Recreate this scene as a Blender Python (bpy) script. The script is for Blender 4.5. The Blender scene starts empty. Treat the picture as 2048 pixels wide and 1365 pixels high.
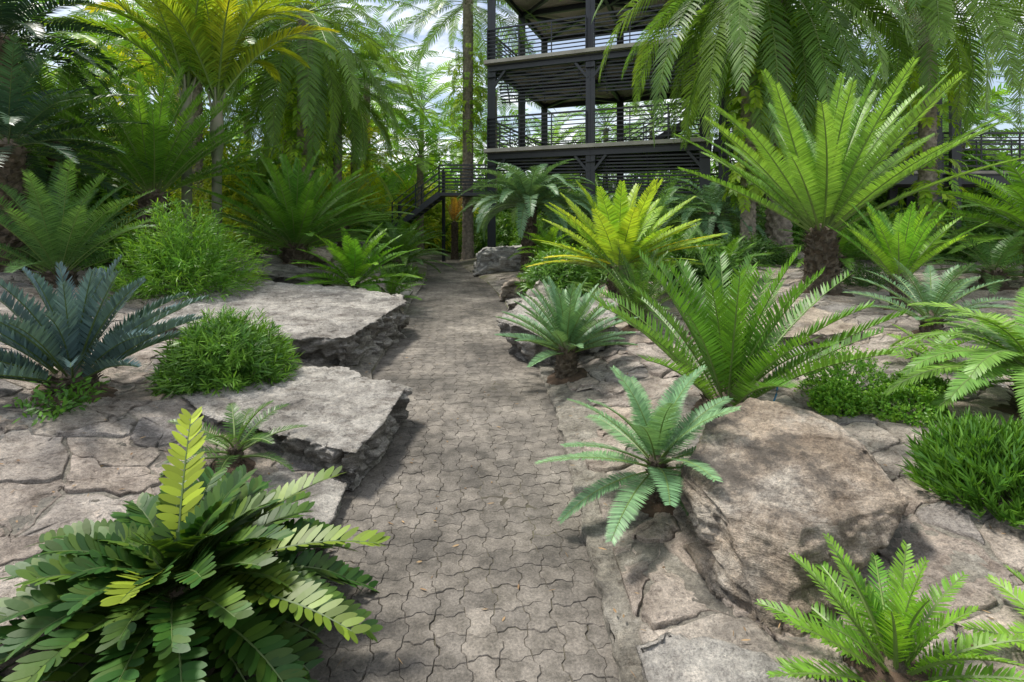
import bpy, math, random, bmesh
import numpy as np
from mathutils import Vector, noise, Matrix
R = np.random.default_rng(11)
random.seed(5)
rad = math.radians
SC = bpy.context.scene
COL = SC.collection

# ---------------------------------------------------------------- mesh builder
class MB:
    def __init__(s): s.V=[]; s.F=[]; s.M=[]; s.T=[]; s.n=0
    def add(s, V, Fs, mat=0, tint=0.0):
        V=np.asarray(V,float).reshape(-1,3)
        if not isinstance(Fs,list): Fs=[Fs]
        for F in Fs:
            F=np.asarray(F,int)
            s.F.append(F+s.n); s.M.append(np.full(len(F),mat,int))
        s.V.append(V); t=np.empty(len(V)); t[:]=tint; s.T.append(t); s.n+=len(V)
    def mesh(s,name,mats,smooth=False):
        me=bpy.data.meshes.new(name)
        V=np.concatenate(s.V)
        me.vertices.add(len(V)); me.vertices.foreach_set("co",V.ravel())
        loops=np.concatenate([f.ravel() for f in s.F])
        tot=np.concatenate([np.full(len(f),f.shape[1]) for f in s.F])
        st=np.concatenate([[0],np.cumsum(tot)[:-1]])
        me.loops.add(len(loops)); me.loops.foreach_set("vertex_index",loops.astype(np.int32))
        me.polygons.add(len(tot)); me.polygons.foreach_set("loop_start",st.astype(np.int32))
        me.update(calc_edges=True)
        me.polygons.foreach_set("material_index",np.concatenate(s.M).astype(np.int32))
        me.polygons.foreach_set("use_smooth",np.full(len(tot),smooth))
        a=me.attributes.new("tint",'FLOAT','POINT'); a.data.foreach_set("value",np.concatenate(s.T))
        for m in mats: me.materials.append(m)
        me.update()
        return me

def obj(name,me,parent=None,loc=(0,0,0),**kw):
    o=bpy.data.objects.new(name,me); COL.objects.link(o); o.location=loc
    if parent: o.parent=parent
    for k,v in kw.items(): o[k]=v
    return o

# ---------------------------------------------------------------- materials
def newmat(name):
    m=bpy.data.materials.new(name); m.use_nodes=True
    nt=m.node_tree; b=nt.nodes["Principled BSDF"]
    return m,nt,b
def N(nt,t,**kw):
    n=nt.nodes.new(t)
    for k,v in kw.items(): setattr(n,k,v)
    return n
def ramp(nt,stops,fac=None):
    r=nt.nodes.new("ShaderNodeValToRGB"); e=r.color_ramp.elements
    while len(e)<len(stops): e.new(0.5)
    for i,(p,c) in enumerate(stops):
        e[i].position=p; e[i].color=(c[0],c[1],c[2],1)
    if fac is not None: nt.links.new(fac,r.inputs[0])
    return r
def mixc(nt,f,a,b,mode='MIX'):
    m=nt.nodes.new("ShaderNodeMix"); m.data_type='RGBA'; m.blend_type=mode
    for sock,v in ((m.inputs[0],f),(m.inputs[6],a),(m.inputs[7],b)):
        if isinstance(v,(int,float)): sock.default_value=v
        elif isinstance(v,tuple): sock.default_value=(*v,1) if len(v)==3 else v
        else: nt.links.new(v,sock)
    return m.outputs[2]
def noisen(nt,vec,scale,detail=4,rough=.55):
    n=N(nt,"ShaderNodeTexNoise"); n.inputs["Scale"].default_value=scale
    n.inputs["Detail"].default_value=detail; n.inputs["Roughness"].default_value=rough
    if vec is not None: nt.links.new(vec,n.inputs["Vector"])
    return n.outputs[0]
def objcoord(nt,scale=(1,1,1),rot=(0,0,0)):
    t=N(nt,"ShaderNodeTexCoord"); m=N(nt,"ShaderNodeMapping")
    m.inputs["Scale"].default_value=scale; m.inputs["Rotation"].default_value=rot
    nt.links.new(t.outputs["Object"],m.inputs[0]); return m.outputs[0]

def leafmat(name,c1,c2,rough=.42,tr=.28,var=.5,k=1.4,spec=.38):
    c1=tuple(x*k for x in c1); c2=tuple(x*(1+(k-1)*.5) for x in c2); rough=max(rough,.40)
    m,nt,b=newmat(name)
    at=N(nt,"ShaderNodeAttribute",attribute_name="tint")
    g=N(nt,"ShaderNodeNewGeometry")
    col=mixc(nt,at.outputs["Fac"],c1,c2)
    mr=N(nt,"ShaderNodeMapRange"); mr.inputs[3].default_value=1-var*.6; mr.inputs[4].default_value=1+var*.6
    nt.links.new(g.outputs["Random Per Island"],mr.inputs[0])
    oi=N(nt,"ShaderNodeObjectInfo")
    mo=N(nt,"ShaderNodeMapRange"); mo.inputs[3].default_value=.82; mo.inputs[4].default_value=1.15
    nt.links.new(oi.outputs["Random"],mo.inputs[0])
    mm=N(nt,"ShaderNodeMath",operation='MULTIPLY'); nt.links.new(mr.outputs[0],mm.inputs[0]); nt.links.new(mo.outputs[0],mm.inputs[1])
    cv=N(nt,"ShaderNodeCombineColor"); 
    for i in range(3): nt.links.new(mm.outputs[0],cv.inputs[i])
    col=mixc(nt,1.0,col,cv.outputs[0],'MULTIPLY')
    nt.links.new(col,b.inputs["Base Color"]); b.inputs["Roughness"].default_value=rough
    b.inputs["Specular IOR Level"].default_value=spec
    t=N(nt,"ShaderNodeBsdfTranslucent")
    tc=mixc(nt,1.0,col,(1.5,1.45,.6),'MULTIPLY'); nt.links.new(tc,t.inputs[0])
    mx=N(nt,"ShaderNodeMixShader"); mx.inputs[0].default_value=tr
    nt.links.new(b.outputs[0],mx.inputs[1]); nt.links.new(t.outputs[0],mx.inputs[2])
    nt.links.new(mx.outputs[0],nt.nodes["Material Output"].inputs[0])
    return m

M={}
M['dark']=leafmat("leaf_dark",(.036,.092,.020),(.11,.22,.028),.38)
M['deep']=leafmat("leaf_deep",(.02,.05,.03),(.045,.09,.045),.4,.15)
M['mid']=leafmat("leaf_mid",(.052,.14,.020),(.16,.31,.032),k=1.35)
M['bright']=leafmat("leaf_bright",(.095,.24,.026),(.26,.42,.035),.4,.33,k=1.35)
M['lime']=leafmat("leaf_lime",(.20,.36,.045),(.62,.58,.04),.42,.35,k=1.2)
M['blue']=leafmat("leaf_blue",(.045,.085,.075),(.10,.165,.18),.5,.12,k=1.1)
M['grey']=leafmat("leaf_grey",(.070,.165,.048),(.17,.31,.085),.45,.25,k=1.3)
M['sage']=leafmat("leaf_sage",(.085,.17,.085),(.17,.29,.14),.45,.2,k=1.3)
M['pale']=leafmat("leaf_pale",(.085,.20,.038),(.23,.38,.07),.42,.3,k=1.3)
M['silver']=leafmat("leaf_silver",(.078,.165,.038),(.21,.33,.06),.42,.3)
M['yellow']=leafmat("leaf_yellow",(.09,.22,.03),(.50,.44,.025),.45,.38,k=1.25)
M['sunlit']=leafmat("leaf_sunlit",(.20,.33,.03),(.58,.56,.04),.45,.42,k=1.2)  # sunlight on the foliage is put into this yellower leaf colour
M['grove']=leafmat("leaf_grove",(.068,.18,.028),(.22,.38,.04),.42,.35)
M['fern']=leafmat("leaf_fern",(.17,.33,.03),(.40,.54,.04),.45,.4,k=1.2)
M['rust']=leafmat("leaf_rust",(.33,.16,.04),(.4,.28,.06),.5,.3)
M['zamia']=leafmat("leaf_zamia",(.026,.086,.013),(.40,.50,.04),.45,.14,.6,k=1.12,spec=.32)

def simple(name,c,rough=.6,scale=8,amt=.35,bump=.0,metal=0,c2=None):
    m,nt,b=newmat(name); v=objcoord(nt)
    n=noisen(nt,v,scale,5)
    c2=c2 or tuple(x*(1-amt) for x in c)
    r=ramp(nt,[(.3,c2),(.7,c)],n)
    nt.links.new(r.outputs[0],b.inputs["Base Color"]); b.inputs["Roughness"].default_value=rough
    b.inputs["Metallic"].default_value=metal
    if bump:
        bp=N(nt,"ShaderNodeBump"); bp.inputs["Strength"].default_value=bump; bp.inputs["Distance"].default_value=.02
        n2=noisen(nt,v,scale*4,5); nt.links.new(n2,bp.inputs["Height"]); nt.links.new(bp.outputs[0],b.inputs["Normal"])
    return m
M['rachis']=simple("frond_stalk",(.17,.26,.06),.5,5)
M['rachisdark']=simple("frond_stalk_dark",(.10,.16,.04),.5,5)
M['bark']=simple("cycad_bark",(.19,.15,.105),.9,14,.7,.8)
M['palmbark']=simple("palm_bark",(.40,.34,.27),.9,10,.6,.8)
M['greybark']=simple("smooth_palm_bark",(.27,.27,.20),.8,4,.5,.3,c2=(.13,.16,.08))
M['shaft']=simple("crownshaft",(.27,.24,.18),.6,3,.5,.2,c2=(.13,.17,.08))
M['steel']=simple("dark_painted_steel",(.030,.034,.042),.4,3,.3)
M['concrete']=simple("deck_concrete",(.50,.46,.40),.85,2,.35,.3)
M['soffit']=simple("corrugated_soffit",(.50,.44,.37),.7,1.5,.3)
M['fruit']=simple("orange_fruit",(.62,.24,.03),.5,6,.3)
M['soil']=simple("soil",(.13,.085,.055),.95,12,.6,1.0)
M['litter']=leafmat("dry_leaf",(.14,.08,.04),(.28,.19,.10),.7,.1,.8)
M['hose']=simple("blue_plastic",(.05,.22,.38),.4,3,.1)

def rockmat(name,cA,cB,cC,island=False,stain=.6,sidedark=.25,scale=1.0,bd=.05,st0=.51,bandrot=(.35,.25,.5),bandc=.9):
    m,nt,b=newmat(name)
    g=N(nt,"ShaderNodeNewGeometry")
    v=N(nt,"ShaderNodeMapping"); nt.links.new(g.outputs["Position"],v.inputs[0]); v=v.outputs[0]
    if island:
        ad=N(nt,"ShaderNodeVectorMath",operation='ADD'); cm=N(nt,"ShaderNodeCombineXYZ")
        ml=N(nt,"ShaderNodeMath",operation='MULTIPLY'); ml.inputs[1].default_value=60
        nt.links.new(g.outputs["Random Per Island"],ml.inputs[0])
        nt.links.new(ml.outputs[0],cm.inputs[2]); nt.links.new(v,ad.inputs[0]); nt.links.new(cm.outputs[0],ad.inputs[1]); vv=ad.outputs[0]
    else: vv=v
    big=noisen(nt,vv,2.2*scale,6,.65)
    mp=N(nt,"ShaderNodeMapping"); mp.inputs["Scale"].default_value=(3,5,20); mp.inputs["Rotation"].default_value=bandrot
    nt.links.new(vv,mp.inputs[0])
    band=noisen(nt,mp.outputs[0],1.3*scale,9,.72)
    fine=noisen(nt,v,48,5,.78)
    speck=noisen(nt,v,160,2,.7)
    base=ramp(nt,[(.34,cA),(.5,cB),(.64,cC)],big).outputs[0]
    bands=ramp(nt,[(.32,(.34,.31,.28)),(.46,(.90,.89,.87)),(.56,(1.1,1.1,1.08)),(.7,(1.5,1.45,1.38))],band).outputs[0]
    col=mixc(nt,bandc,base,bands,'MULTIPLY')
    f=ramp(nt,[(.32,(.45,.45,.45)),(.48,(1,1,1)),(.70,(1.5,1.48,1.45))],fine).outputs[0]
    col=mixc(nt,.85,col,f,'MULTIPLY')
    f=ramp(nt,[(.3,(.6,.6,.6)),(.5,(1,1,1)),(.72,(1.4,1.4,1.4))],speck).outputs[0]
    col=mixc(nt,.7,col,f,'MULTIPLY')
    if island:
        ir=ramp(nt,[(0,(.72,.73,.77)),(.3,(1.02,.98,.95)),(.55,(1.10,.99,.91)),(.8,(1.18,1.14,1.08)),(1,(.86,.81,.80))],g.outputs["Random Per Island"]).outputs[0]
        col=mixc(nt,.95,col,ir,'MULTIPLY')
    st=noisen(nt,v,1.3,9,.75)
    sf=ramp(nt,[(st0,(0,0,0)),(st0+.08,(1,1,1))],st).outputs[0]
    sm=N(nt,"ShaderNodeMath",operation='MULTIPLY'); sm.inputs[1].default_value=stain; nt.links.new(sf,sm.inputs[0])
    col=mixc(nt,sm.outputs[0],col,(.09,.083,.075))
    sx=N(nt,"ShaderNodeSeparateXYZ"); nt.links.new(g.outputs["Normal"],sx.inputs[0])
    st2=ramp(nt,[(.05,(1,1,1)),(.55,(0,0,0))],sx.outputs[2]).outputs[0]  # colour gets darker on steep and downward-facing faces
    s3=N(nt,"ShaderNodeMath",operation='MULTIPLY'); s3.inputs[1].default_value=sidedark; nt.links.new(st2,s3.inputs[0])
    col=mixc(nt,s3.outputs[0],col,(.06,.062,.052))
    nt.links.new(col,b.inputs["Base Color"]); b.inputs["Roughness"].default_value=.85
    b.inputs["Specular IOR Level"].default_value=.3
    ht=N(nt,"ShaderNodeMath",operation='MULTIPLY_ADD'); ht.inputs[1].default_value=.5
    nt.links.new(fine,ht.inputs[0]); nt.links.new(band,ht.inputs[2])
    bp=N(nt,"ShaderNodeBump"); bp.inputs["Strength"].default_value=1.0; bp.inputs["Distance"].default_value=bd
    nt.links.new(ht.outputs[0],bp.inputs["Height"]); nt.links.new(bp.outputs[0],b.inputs["Normal"])
    return m
M['rock']=rockmat("grey_gneiss",(.28,.26,.24),(.43,.405,.375),(.56,.53,.49),sidedark=.45,stain=.5,bd=.06,bandc=1.0)
M['rocklight']=rockmat("light_gneiss",(.42,.41,.40),(.54,.53,.51),(.64,.63,.6),stain=.2,sidedark=.1)
M['rockpink']=rockmat("pink_gneiss",(.31,.255,.205),(.46,.39,.32),(.57,.505,.435),stain=.45,sidedark=.4)
M['rocktan']=rockmat("tan_gneiss",(.31,.245,.185),(.47,.39,.315),(.62,.56,.49),stain=.75,sidedark=.25,st0=.54,bandrot=(.5,-.45,.6),bd=.06,bandc=1.0,scale=1.3)
M['flag']=rockmat("flagstone",(.29,.262,.24),(.43,.395,.365),(.55,.51,.475),island=True,stain=.45,sidedark=.1,bd=.05,scale=1.3,st0=.53)
M['mortar']=rockmat("mortar",(.18,.165,.14),(.27,.25,.215),(.37,.345,.305),stain=.5,sidedark=.3,scale=2,bd=.035)

def pavermat():
    m,nt,b=newmat("paver"); g=N(nt,"ShaderNodeNewGeometry"); v=g.outputs["Position"]
    big=noisen(nt,v,.9,7,.66); fine=noisen(nt,v,90,4,.8); mid=noisen(nt,v,9,6,.75)
    c=ramp(nt,[(.38,(.088,.080,.071)),(.47,(.158,.142,.125)),(.56,(.215,.194,.171)),(.66,(.30,.273,.242))],big).outputs[0]
    ir=ramp(nt,[(0,(.84,.84,.84)),(1,(1.13,1.12,1.10))],g.outputs["Random Per Island"]).outputs[0]
    c=mixc(nt,1.0,c,ir,'MULTIPLY')
    c=mixc(nt,.85,c,ramp(nt,[(.3,(.45,.45,.45)),(.5,(1,1,1)),(.75,(1.7,1.65,1.6))],fine).outputs[0],'MULTIPLY')
    c=mixc(nt,.8,c,ramp(nt,[(.38,(.50,.50,.48)),(.58,(1.14,1.14,1.13))],mid).outputs[0],'MULTIPLY')
    nt.links.new(c,b.inputs["Base Color"]); b.inputs["Roughness"].default_value=.78
    b.inputs["Specular IOR Level"].default_value=.35
    bp=N(nt,"ShaderNodeBump"); bp.inputs["Strength"].default_value=.8; bp.inputs["Distance"].default_value=.008
    nt.links.new(fine,bp.inputs["Height"]); nt.links.new(bp.outputs[0],b.inputs["Normal"])
    return m
M['paver']=pavermat()
M['joint']=simple("mossy_joint",(.12,.11,.07),.95,3,.5,.5,c2=(.05,.042,.034))

def groundmat():
    m,nt,b=newmat("ground"); g=N(nt,"ShaderNodeNewGeometry"); v=g.outputs["Position"]
    a=noisen(nt,v,.9,6,.65); f=noisen(nt,v,30,5,.75)
    c=ramp(nt,[(.34,(.10,.14,.04)),(.46,(.18,.16,.11)),(.6,(.33,.30,.26)),(.72,(.42,.38,.33))],a).outputs[0]
    c=mixc(nt,.9,c,ramp(nt,[(.3,(.45,.45,.42)),(.6,(1.2,1.2,1.2))],f).outputs[0],'MULTIPLY')
    nt.links.new(c,b.inputs["Base Color"]); b.inputs["Roughness"].default_value=.95
    bp=N(nt,"ShaderNodeBump"); bp.inputs["Strength"].default_value=.8; bp.inputs["Distance"].default_value=.03
    nt.links.new(f,bp.inputs["Height"]); nt.links.new(bp.outputs[0],b.inputs["Normal"])
    return m
M['ground']=groundmat()

# ---------------------------------------------------------------- terrain
YL=[-6,1.8,3,4.2,5.3,7,10,13,16,19,22,26,40]; XL=[-1.05,-1.05,-1.0,-1.1,-1.45,-1.6,-1.95,-2.2,-2.65,-3.15,-3.45,-3.2,0]
YR=[-6,4,5,6,7,10,13,16,19,22,26,40]; XR=[.40,.38,.34,.22,.12,-.15,-.62,-1.35,-2.0,-2.2,-1.7,2]
def xl(y): return np.interp(y,YL,XL)
def xr(y): return np.interp(y,YR,XR)
def wob(x,y): return .030*np.sin(1.9*x+1.1*y)+.022*np.sin(3.7*x-2.9*y+1)+.012*np.sin(8.1*x+6.7*y+2)
def H(x,y):
    x=np.asarray(x,float); y=np.asarray(y,float)
    s1=np.maximum(xl(y)-x,0); s2=np.maximum(x-xr(y),0); s=np.maximum(s1,s2)
    z=np.where(s1>0,1.3*(1-np.exp(-s1/5)),.9*(1-np.exp(-s2/4.5)))
    fade=1/(1+np.exp((y-26)/4)); 
    z=z*(.35+.65*fade)
    return np.where(s>0,.025+z+wob(x,y)*np.clip(s*1.2,0,1)*fade,0.0)
def h(x,y): return float(H(x,y))

def build_ground():
    ss=[0,.02]+list(np.arange(.12,9,.12))+list(np.arange(9.5,20,1))+[25,35,60,120,250,500]
    ys=list(np.arange(-6,24,.12))+list(np.arange(24,60,1.5))+[70,90,130,200,320,500]
    ss=np.array(ss); ys=np.array(ys)
    cols=[]
    for y in ys:
        L=xl(y)-ss[::-1]; Rr=xr(y)+ss
        zl=H(L,np.full_like(L,y)); zr=H(Rr,np.full_like(Rr,y))
        zl[-1]=-.03; zr[0]=-.03
        xs=np.concatenate([L,Rr]); zs=np.concatenate([zl,zr])
        cols.append(np.stack([xs,np.full_like(xs,y),zs],1))
    V=np.array(cols); a,b_,_=V.shape
    idx=np.arange(a*b_).reshape(a,b_)
    F=np.stack([idx[:-1,:-1],idx[:-1,1:],idx[1:,1:],idx[1:,:-1]],-1).reshape(-1,4)
    mb=MB(); mb.add(V,F)
    obj("ground",mb.mesh("ground",[M['ground']],True),kind="structure",category="ground",label="gently rising earth ground under a rock garden")
build_ground()

# ---- path with interlocking bone-shaped pavers
def build_path():
    mb=MB(); p=.120; d=.020; ca,sa=math.cos(.12),math.sin(.12)
    def tile(hz):
        s=d if hz else -d
        bot=[(0,0),(.22*p,0.15*s),(.36*p,s),(.64*p,s),(.78*p,.15*s)]
        rt=[(p,0),(p+.15*s,.22*p),(p+s,.36*p),(p+s,.64*p),(p+.15*s,.78*p)]
        tp=[(p,p),(.78*p,p-.15*s),(.64*p,p-s),(.36*p,p-s),(.22*p,p-.15*s)]
        lf=[(0,p),(-.15*s,.78*p),(-s,.64*p),(-s,.36*p),(-.15*s,.22*p)]
        P=np.array(bot+rt+tp+lf)-p/2
        return P
    T=[tile(False),tile(True)]
    n=20
    def ring(k): return k*n+np.arange(n)
    Fq=[]
    for k in range(2):
        a=ring(k); b_=ring(k+1); Fq.append(np.stack([a,np.roll(a,-1),np.roll(b_,-1),b_],1))
    Fq=np.concatenate(Fq); a=ring(2); Ft=np.stack([a,np.roll(a,-1),np.full(n,3*n)],1)
    for i in range(-60,80):
        for j in range(-10,215):
            gx,gy=i*p,j*p
            x=gx*ca-gy*sa; y=gx*sa+gy*ca
            if y<.3 or y>25 or x<xl(y)-.06 or x>xr(y)+.06: continue
            P=T[(i+j)%2]
            V=[]
            for sc,z in ((.988,-.02),(.983,-.004),(.95,0)):
                V.append(np.column_stack([P*sc,np.full(n,z)]))
            V.append([[0,0,.0005]])
            V=np.concatenate(V)
            tx,ty=random.gauss(0,.014),random.gauss(0,.014)
            V[:,2]+=V[:,0]*tx+V[:,1]*ty+random.gauss(0,.0008)
            an=random.gauss(0,.012); cr_,sr_=math.cos(an),math.sin(an)
            vx=V[:,0]*cr_-V[:,1]*sr_; vy=V[:,0]*sr_+V[:,1]*cr_
            X=vx*ca-vy*sa+x+random.gauss(0,.0007); Y=vx*sa+vy*ca+y+random.gauss(0,.0007)
            mb.add(np.column_stack([X,Y,V[:,2]]),[Fq,Ft],0)
    ys=np.arange(-6,30,.06); u=np.linspace(0,1,40)
    YY,UU=np.meshgrid(ys,u,indexing='ij'); XX=xl(YY)*(1-UU)+xr(YY)*UU
    ZZ=-.0062+.0036*np.sin(2.3*XX+1.7*YY)*np.sin(1.3*YY-2.9*XX+1)+.0014*np.sin(9*XX+7*YY)
    idx=np.arange(XX.size).reshape(XX.shape)
    F=np.stack([idx[:-1,:-1],idx[:-1,1:],idx[1:,1:],idx[1:,:-1]],-1).reshape(-1,4)
    mb.add(np.stack([XX,YY,ZZ],-1).reshape(-1,3),F,1)
    obj("path",mb.mesh("path",[M['paver'],M['joint']]),kind="structure",category="path",label="winding footpath of weathered interlocking brown concrete pavers")
build_path()

# ---- mortar kerb strip
def build_kerb():
    mb=MB(); ys=np.arange(.4,5.4,.03); k=len(ys)
    prof=[(-.02,-.02),(-.012,.026),(-.004,.034),(.05,.036),(.085,.034),(.10,-.0)]
    rows=[]
    for q,(o,z) in enumerate(prof):
        j=np.array([.03*noise.noise(Vector((y*4,q*.1,0)))+.026*noise.noise(Vector((y*16,q*.5,3))) for y in ys])
        jz=np.array([.012*noise.noise(Vector((y*9,q*.8,7)))+.008*noise.noise(Vector((y*28,q*.8,7))) for y in ys])
        rows.append(np.column_stack([xr(ys)+o+j,ys,z+jz]))
    V=np.array(rows); idx=np.arange(V.shape[0]*k).reshape(-1,k)
    F=np.stack([idx[:-1,:-1],idx[1:,:-1],idx[1:,1:],idx[:-1,1:]],-1).reshape(-1,4)[:,::-1]
    mb.add(V,F)
    obj("kerb",mb.mesh("kerb",[M['mortar']],True),kind="structure",category="kerb",label="low worn mortar kerb along the paver path")
build_kerb()

# ---- crazy paving
def clip(poly,m,n):
    out=[]; k=len(poly)
    for i in range(k):
        a=poly[i]; b_=poly[(i+1)%k]
        da=(a[0]-m[0])*n[0]+(a[1]-m[1])*n[1]; db=(b_[0]-m[0])*n[0]+(b_[1]-m[1])*n[1]
        if da<=0: out.append(a)
        if (da<0<db) or (db<0<da):
            t=da/(da-db); out.append((a[0]+(b_[0]-a[0])*t,a[1]+(b_[1]-a[1])*t))
    return out
def build_paving():
    pts=[]; grid={}
    def ok(x,y,r):
        gi,gj=int(x//.7),int(y//.7)
        for a in range(gi-1,gi+2):
            for b_ in range(gj-1,gj+2):
                for q in grid.get((a,b_),()):
                    rr_=(r+q[2])*.5
                    if (q[0]-x)**2+(q[1]-y)**2<rr_*rr_: return False
        return True
    for it in range(30000):
        x=random.uniform(-8.5,8.5); y=random.uniform(.6,13)
        r=random.choice((.22,.34,.46,.60)) if it<8000 else random.choice((.14,.20,.26))
        if ok(x,y,r):
            pts.append((x,y)); grid.setdefault((int(x//.7),int(y//.7)),[]).append((x,y,r))
    A=np.array(pts); mb=MB()
    def warp(q):
        return np.array([q[0]+noise.noise(Vector((q[0]*4,q[1]*4,1)))*.14+noise.noise(Vector((q[0]*15,q[1]*15,4)))*.036,
                         q[1]+noise.noise(Vector((q[0]*4,q[1]*4,9)))*.14+noise.noise(Vector((q[0]*15,q[1]*15,8)))*.036])
    for x,y in pts:
        if xl(y)-.03<x<xr(y)+.14: continue
        if 4.5<y<7.4 and -2.2<x<-1: continue
        dd=(A[:,0]-x)**2+(A[:,1]-y)**2; o=np.argsort(dd)[1:20]
        poly=[(x-.7,y-.7),(x+.7,y-.7),(x+.7,y+.7),(x-.7,y+.7)]
        for k in o:
            qx,qy=A[k]; m=((x+qx)/2,(y+qy)/2); poly=clip(poly,m,(qx-x,qy-y))
            if len(poly)<3: break
        if len(poly)<3: continue
        P=[]
        for i in range(len(poly)):
            a=np.array(poly[i]); b_=np.array(poly[(i+1)%len(poly)]); L=np.linalg.norm(b_-a)
            ns=max(1,int(L/.022))
            for t in range(ns): P.append(a+(b_-a)*t/ns)
        P=np.array([warp(q) for q in P]); c=P.mean(0); n=len(P)
        rr=np.linalg.norm(P-c,axis=1)
        jt=np.array([abs(noise.noise(Vector((q[0]*8,q[1]*8,x))))*-.026+noise.noise(Vector((q[0]*35,q[1]*35,5)))*.010 for q in P])
        def rg(inset):
            f=np.clip((rr-inset+np.minimum(jt,.002))/rr,.15,1.2); return c+(P-c)*f[:,None]
        lift=random.uniform(.0,.014); tx,ty=random.gauss(0,.03),random.gauss(0,.03)
        V=[]
        for ins,z in ((.005,-.008),(.006,.012),(.012,.0145)):
            Q=rg(ins); V.append(np.column_stack([Q,np.full(n,z)]))
        for f_ in (.85,.65,.45,.22):
            Q=c+(rg(.012)-c)*f_; V.append(np.column_stack([Q,.0145+np.array([noise.noise(Vector((q[0]*7,q[1]*7,2+x)))*.018+noise.noise(Vector((q[0]*22,q[1]*22,2)))*.009 for q in Q])]))
        V.append([[c[0],c[1],.0145]])
        V=np.concatenate(V)
        if x<-1: V[:,0]=np.minimum(V[:,0],xl(V[:,1])-.015)
        else: V[:,0]=np.maximum(V[:,0],xr(V[:,1])+(.09 if y<5.3 else .02))
        V[:,2]+=H(V[:,0],V[:,1])*1.0+lift+np.where(V[:,2]>0,(V[:,0]-c[0])*tx+(V[:,1]-c[1])*ty,0)
        F=[]
        for k in range(6):
            a=k*n+np.arange(n); b_=a+n; F.append(np.stack([a,k*n+np.roll(np.arange(n),-1),(k+1)*n+np.roll(np.arange(n),-1),b_],1))
        a=np.arange(n); Ft=np.stack([6*n+a,6*n+np.roll(a,-1),np.full(n,7*n)],1)
        mb.add(V,[np.concatenate(F),Ft],0)
    for sgn in (-1,1):
        ss=np.concatenate([[0.01,.03],np.arange(.08,8,.05)]); ys=np.arange(.2,13.2,.05)
        S,Y=np.meshgrid(ss,ys)
        X=(xl(Y)-S) if sgn<0 else (xr(Y)+S)
        nz=(np.sin(3.1*X+2.7*Y)*np.sin(4.3*Y-3.3*X+1)*.5+np.sin(11*X-7*Y)*np.sin(9*Y+6*X)*.3+np.sin(31*X+17*Y)*np.sin(23*Y-11*X)*.3)
        Z=H(X,Y)+.0085+.007*nz
        idx=np.arange(S.size).reshape(S.shape)
        F=np.stack([idx[:-1,:-1],idx[:-1,1:],idx[1:,1:],idx[1:,:-1]],-1).reshape(-1,4)
        if sgn<0: F=F[:,::-1]
        mb.add(np.stack([X,Y,Z],-1).reshape(-1,3),F,1)
    me=mb.mesh("stone_pavement",[M['flag'],M['mortar']],True)
    obj("stone_pavement",me,kind="structure",category="pavement",label="crazy paving of irregular grey-pink flagstones set in mortar")
build_paving()

# ---------------------------------------------------------------- rocks
def rock(label,pts,mat='rock',seg=.04,amp=.03,name="boulder",seed=0,blk=1.0,sm_=2):
    bm=bmesh.new()
    c=Vector((sum(p[0] for p in pts)/len(pts),sum(p[1] for p in pts)/len(pts),min(p[2] for p in pts)))
    for p in pts: bm.verts.new(Vector(p)-c)
    bmesh.ops.convex_hull(bm,input=bm.verts)
    bad=[v for v in bm.verts if not v.link_faces]
    if bad: bmesh.ops.delete(bm,geom=bad,context='VERTS')
    for it in range(9):
        bmesh.ops.triangulate(bm,faces=[f for f in bm.faces if len(f.verts)>3])
        E=[e for e in bm.edges if e.calc_length()>seg*1.5]
        if not E: break
        bmesh.ops.subdivide_edges(bm,edges=E,cuts=1)
    bmesh.ops.triangulate(bm,faces=[f for f in bm.faces if len(f.verts)>3])
    for k in range(sm_): bmesh.ops.smooth_vert(bm,verts=bm.verts,factor=.5,use_axis_x=True,use_axis_y=True,use_axis_z=True)
    bm.normal_update()
    off=Vector((seed*3.7,seed*1.3,seed*7.1)); rot=Matrix.Rotation(.25,3,'X')@Matrix.Rotation(.5+seed,3,'Z')
    mv=[]
    for v in bm.verts:
        p=v.co+off
        wv=noise.noise_vector(p*5)*.07
        q=Vector((p.x*1.5+p.z*.5,p.y*1.5,p.z*7+p.x*1.2))
        a=noise.fractal(p*3,1.0,2.2,5)*1.0+ (noise.ridged_multi_fractal(q,.9,2.1,4,1.0,2.0)-1.1)*.55
        vo=noise.voronoi((p+wv)*3.2)[0]; e=vo[1]-vo[0]
        a+=-.9*min(blk,1)*math.exp(-(e/.06)**2)
        r2=rot@(p+wv)
        stp=noise.cell(Vector((r2.x*2.6,r2.y*2.6,r2.z*9)))-.5
        stp2=noise.cell(Vector((r2.x*6,r2.y*6,r2.z*26)))-.5
        nz=abs(v.normal.z)
        a+=stp*1.6*blk*(1-.7*nz)+stp2*.7*blk*(1-.5*nz)
        sm=noise.noise(p*28)*.25+noise.noise(p*55)*.18
        mv.append(v.normal*(a*(1.4-.8*nz)+sm)*amp)
    for v,d in zip(bm.verts,mv): v.co+=d
    me=bpy.data.meshes.new(name); bm.to_mesh(me); bm.free()
    me.materials.append(M[mat]); me.polygons.foreach_set("use_smooth",[True]*len(me.polygons))
    return obj(name,me,loc=c,label=label,category="rock")
def slab(top,bot_z,inset=.0,und=.85):
    c=np.mean([t[:2] for t in top],0); out=list(top)
    for t in top:
        q=c+(np.array(t[:2])-c)*und; out.append((q[0],q[1],bot_z))
    return out
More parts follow.
